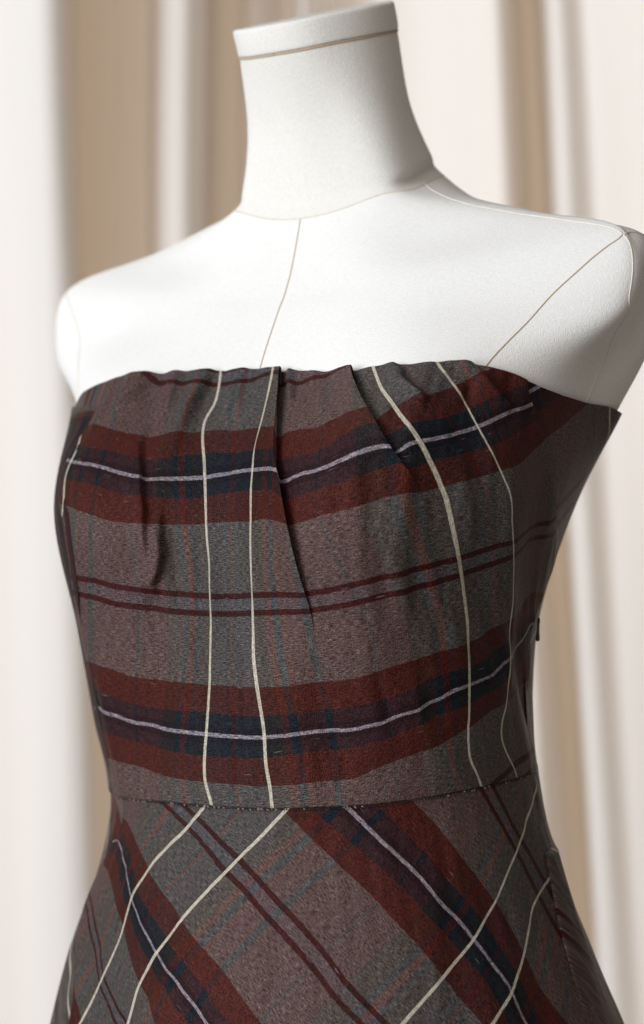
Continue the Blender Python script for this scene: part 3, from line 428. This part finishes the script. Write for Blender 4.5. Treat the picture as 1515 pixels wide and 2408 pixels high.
def build_back():
    n = 220; t = np.linspace(0, 1, n)[None]; A = fs(wv)[:, None]-.12; U = A+(16.16+fl_b(wv)[:, None]-A)*t; Wm = np.repeat(wv[:, None], n, 1)
    Ux = np.where(U > 9.5, U-16, U); v = vt(Ux)+(vw(Ux)-vt(Ux))*Wm; q = qof(U, v)
    o = .0018+.00155*sstep(9, 12, U)+.0007*(1-sstep(9, 12, U))*vnoise(q*1000/15, rq(v)*1000/60, 21)+.002*sstep(5.2, 6.5, U)*np.exp(-(Wm/.45)**2)*(1-sstep(8, 10, U))
    nn = nrm(RA, U, v); P = ev(RA, U, v)+nn*o[..., None]
    z = P[..., 2]; C = q-qof(fs(Wm), v); E = qof(16+fl_b(Wm), v)-q; far = sstep(10.5, 12, U)
    uv = np.stack([(C*4200+195)*(1-far)+np.maximum(172-E*4200*.7, 88)*far, ((.060-z)*4600+C*1500-10)*(1-far)+(-36-150*sstep(4.70, 4.84, v))*far], -1)
    lip = P[0]-nn[0]*.0015; lip2 = P[12]-nn[12]*.0022
    P = np.concatenate([lip2[None], lip[None], P]); uv = np.concatenate([uv[:1]]*2+[uv])
    mesh('bodice_back', world(P), grid_faces(P.shape[0], n, False, 0, True), PLAID, DRESS, uv)
build_back()

# skirt
vk = smooth1(interp_line(D['WAISTK']+[[4.9, D['WAISTK'][-1][1]], [8, .85], [11.5, .9], [-2.4, D['WAISTK'][0][1]], [-4.5, .9], [-8, .85], [16-2.4, D['WAISTK'][0][1]]]), .5, -8, 14)
kq = arc_q(SK, 2.5); kr = len_r(SK, 0, 7)
fl = smooth1(interp_line([[p[1], p[0]] for p in D['SEAML']]+[[.6, -2.1], [5, -1.45], [7, -1.3]]), .5, 0, 7)
fr = smooth1(interp_line([[p[1], p[0]] for p in D['SEAMR']]+[[.5, 4.5], [5, 3.9], [7, 3.85]]), .3, 0, 7)
kxy = lambda u, v: np.stack([kq(u), kr(v)], -1)
def kctrl(T): T = np.array(T); return kxy(T[:, 0], T[:, 1]), T[:, 2]
KT = TPS(*kctrl(D['KT']), 6e-6); KS = TPS(*kctrl(D['KS']), 6e-6)
def skirt_disp(u, v):
    q = kq(u)*1000; r = kr(v)*1000; g = sstep(10, 120, r)
    return .0022*g*vnoise(q/45, r/260, 31)+.0009*vnoise(q/15+r/100, r/90, 33)*(.5+g)+.0004*vnoise(q/6, r/28, 35)
def skirt_panel(name, ufa, ufb, n, off, uvf, lap):
    w = np.linspace(0, 1, 230)[:, None]; t = np.linspace(0, 1, n)[None]
    v0 = .2; V = v0+(7-v0)*w
    A = ufa(V); Bq = ufb(V); U = A+(Bq-A)*t; top = vk(U)
    V = top+(7-top)*w; A = ufa(V); Bq = ufb(V); U = A+(Bq-A)*t
    nn = nrm(SK, U, V)
    nn = np.where((nn[..., :2]*ev(SK, U, V)[..., :2]).sum(-1, keepdims=True) < 0, -nn, nn)
    d = skirt_disp(U, V)*np.clip(w/.05, 0, 1)+off
    if not lap: d = d+.0034*np.exp(-((U-ufa(V)-.25)/.55)**2)*sstep(1.50, 1.66, V)*(1-sstep(2.6, 4.2, V))
    if lap:
        dl = (kq(U)-kq(A))*1000; dr = (kq(Bq)-kq(U))*1000; s = sstep(20, 140, kr(V)*1000-kr(top)*1000)
        d = d+.0045*s*np.exp(-(dl/14)**2)+.0004*s*np.exp(-(dr/10)**2)
    Ut = U[0]; wt = np.clip(vw((Ut+5.0) % 16-5.0), .9, 1.6) if False else vw(np.where(Ut > 11.2, Ut-16, Ut))
    tgt = ev(RA, Ut, wt)+nrm(RA, Ut, wt)*(OFF-.0014)-np.array([0, 0, .0004])
    P = ev(SK, U, V)+nn*d[..., None]; P = P+(tgt-P[0])[None]*(1-sstep(0, .30, w))[..., None]
    n0 = nrm(RA, Ut, wt); P = np.concatenate([(P[0]-n0*.0036+np.array([0, 0, .006]))[None], (P[0]-n0*.0016+np.array([0, 0, .0012]))[None], P]); nn = np.concatenate([nn[:1]]*2+[nn])
    U = np.concatenate([U[:1]]*2+[U]); V = np.concatenate([V[:1]]*2+[V])
    e0 = P[:, :1]-nn[:, :1]*.003; e1 = P[:, -1:]-nn[:, -1:]*.003
    uv = uvf(U, V)
    P = np.concatenate([e0, P, e1], 1); uv = np.concatenate([uv[:, :1], uv, uv[:, -1:]], 1)
    return mesh(name, world(P), grid_faces(P.shape[0], P.shape[1]), PLAID, DRESS, uv)
def uv_front(U, V): C = kxy(U, V); return np.stack([KS(C), KT(C)], -1)
def uv_back(U, V):
    Ub = np.where(U > 8, U-16, U); q = (kq(U)-kq(np.full_like(U, 8.0)))*4200; r = kr(V)*4200; c, s_ = math.cos(.75), math.sin(.75)
    pu, pv = D['BKPT']; a, b_ = 10, -(s_*float(kq(pu)-kq(8.0))*4200-c*float(kr(pv))*4200); return np.stack([c*q-s_*r+a, s_*q+c*r*-1+b_], -1)
skirt_panel('skirt_front', fl, fr, 300, .0010, uv_front, True)
skirt_panel('skirt_back', lambda V: fr(V)-.25, lambda V: fl(V)+16+.25, 240, -.0006, uv_back, False)

# fine hand stitches that show along the waist seam
def stitches():
    V = []; F = []; V2 = []; F2 = []
    u = -1.95
    while u < 4.2:
        st = .028+.012*random.random(); a = np.array([u, u+st*.62]); v = vw(a); w = np.full(2, .999)
        s = seg_of(a, w)
        P = ev(RA, a, v)+nrm(RA, a, v)*(OFF+.0006+.0005*random.random()+bodice_disp(a, v, w, s))[:, None]
        P[:, 2] += [-.0009+.0006*random.random(), -.0011+.0008*random.random()]; Wp = world(P)
        pale = random.random() < .16; VV, FF = (V2, F2) if pale else (V, F)
        h = .0003+.0003*random.random(); b0 = len(VV); nrmw = np.array([0, -.0004, 0])
        VV += [Wp[0]-[0, 0, h], Wp[1]-[0, 0, h], Wp[1]+[0, 0, h], Wp[0]+[0, 0, h], (Wp[0]+Wp[1])/2+nrmw]
        FF += [(b0, b0+1, b0+4), (b0+1, b0+2, b0+4), (b0+2, b0+3, b0+4), (b0+3, b0, b0+4)]
        u += st
    tag(mesh('waist_stitching', V, F, STITCH_D, DRESS), kind='stuff'); tag(mesh('pale_waist_stitching', V2, F2, STITCH_L, DRESS), kind='stuff')
stitches()
def zip_pull():
    (u0, v0, *_), (u1, v1, *_) = D['ZIP']; a = ev(RA, np.array([u0]), np.array([v0]))[0]+nrm(RA, np.array([u0]), np.array([v0]))[0]*.0045
    p = world(a[None])[0]; d = np.array([-.0012, -.001, -.0125])
    pts = np.array([p+d*t for t in (0, .12, .3, .6, .85, .97, 1)]); tube('zip_pull', pts, .0012, METAL, DRESS, 8, [.0006, .0009, .0007, .0008, .0012, .0011, .0005])
zip_pull()
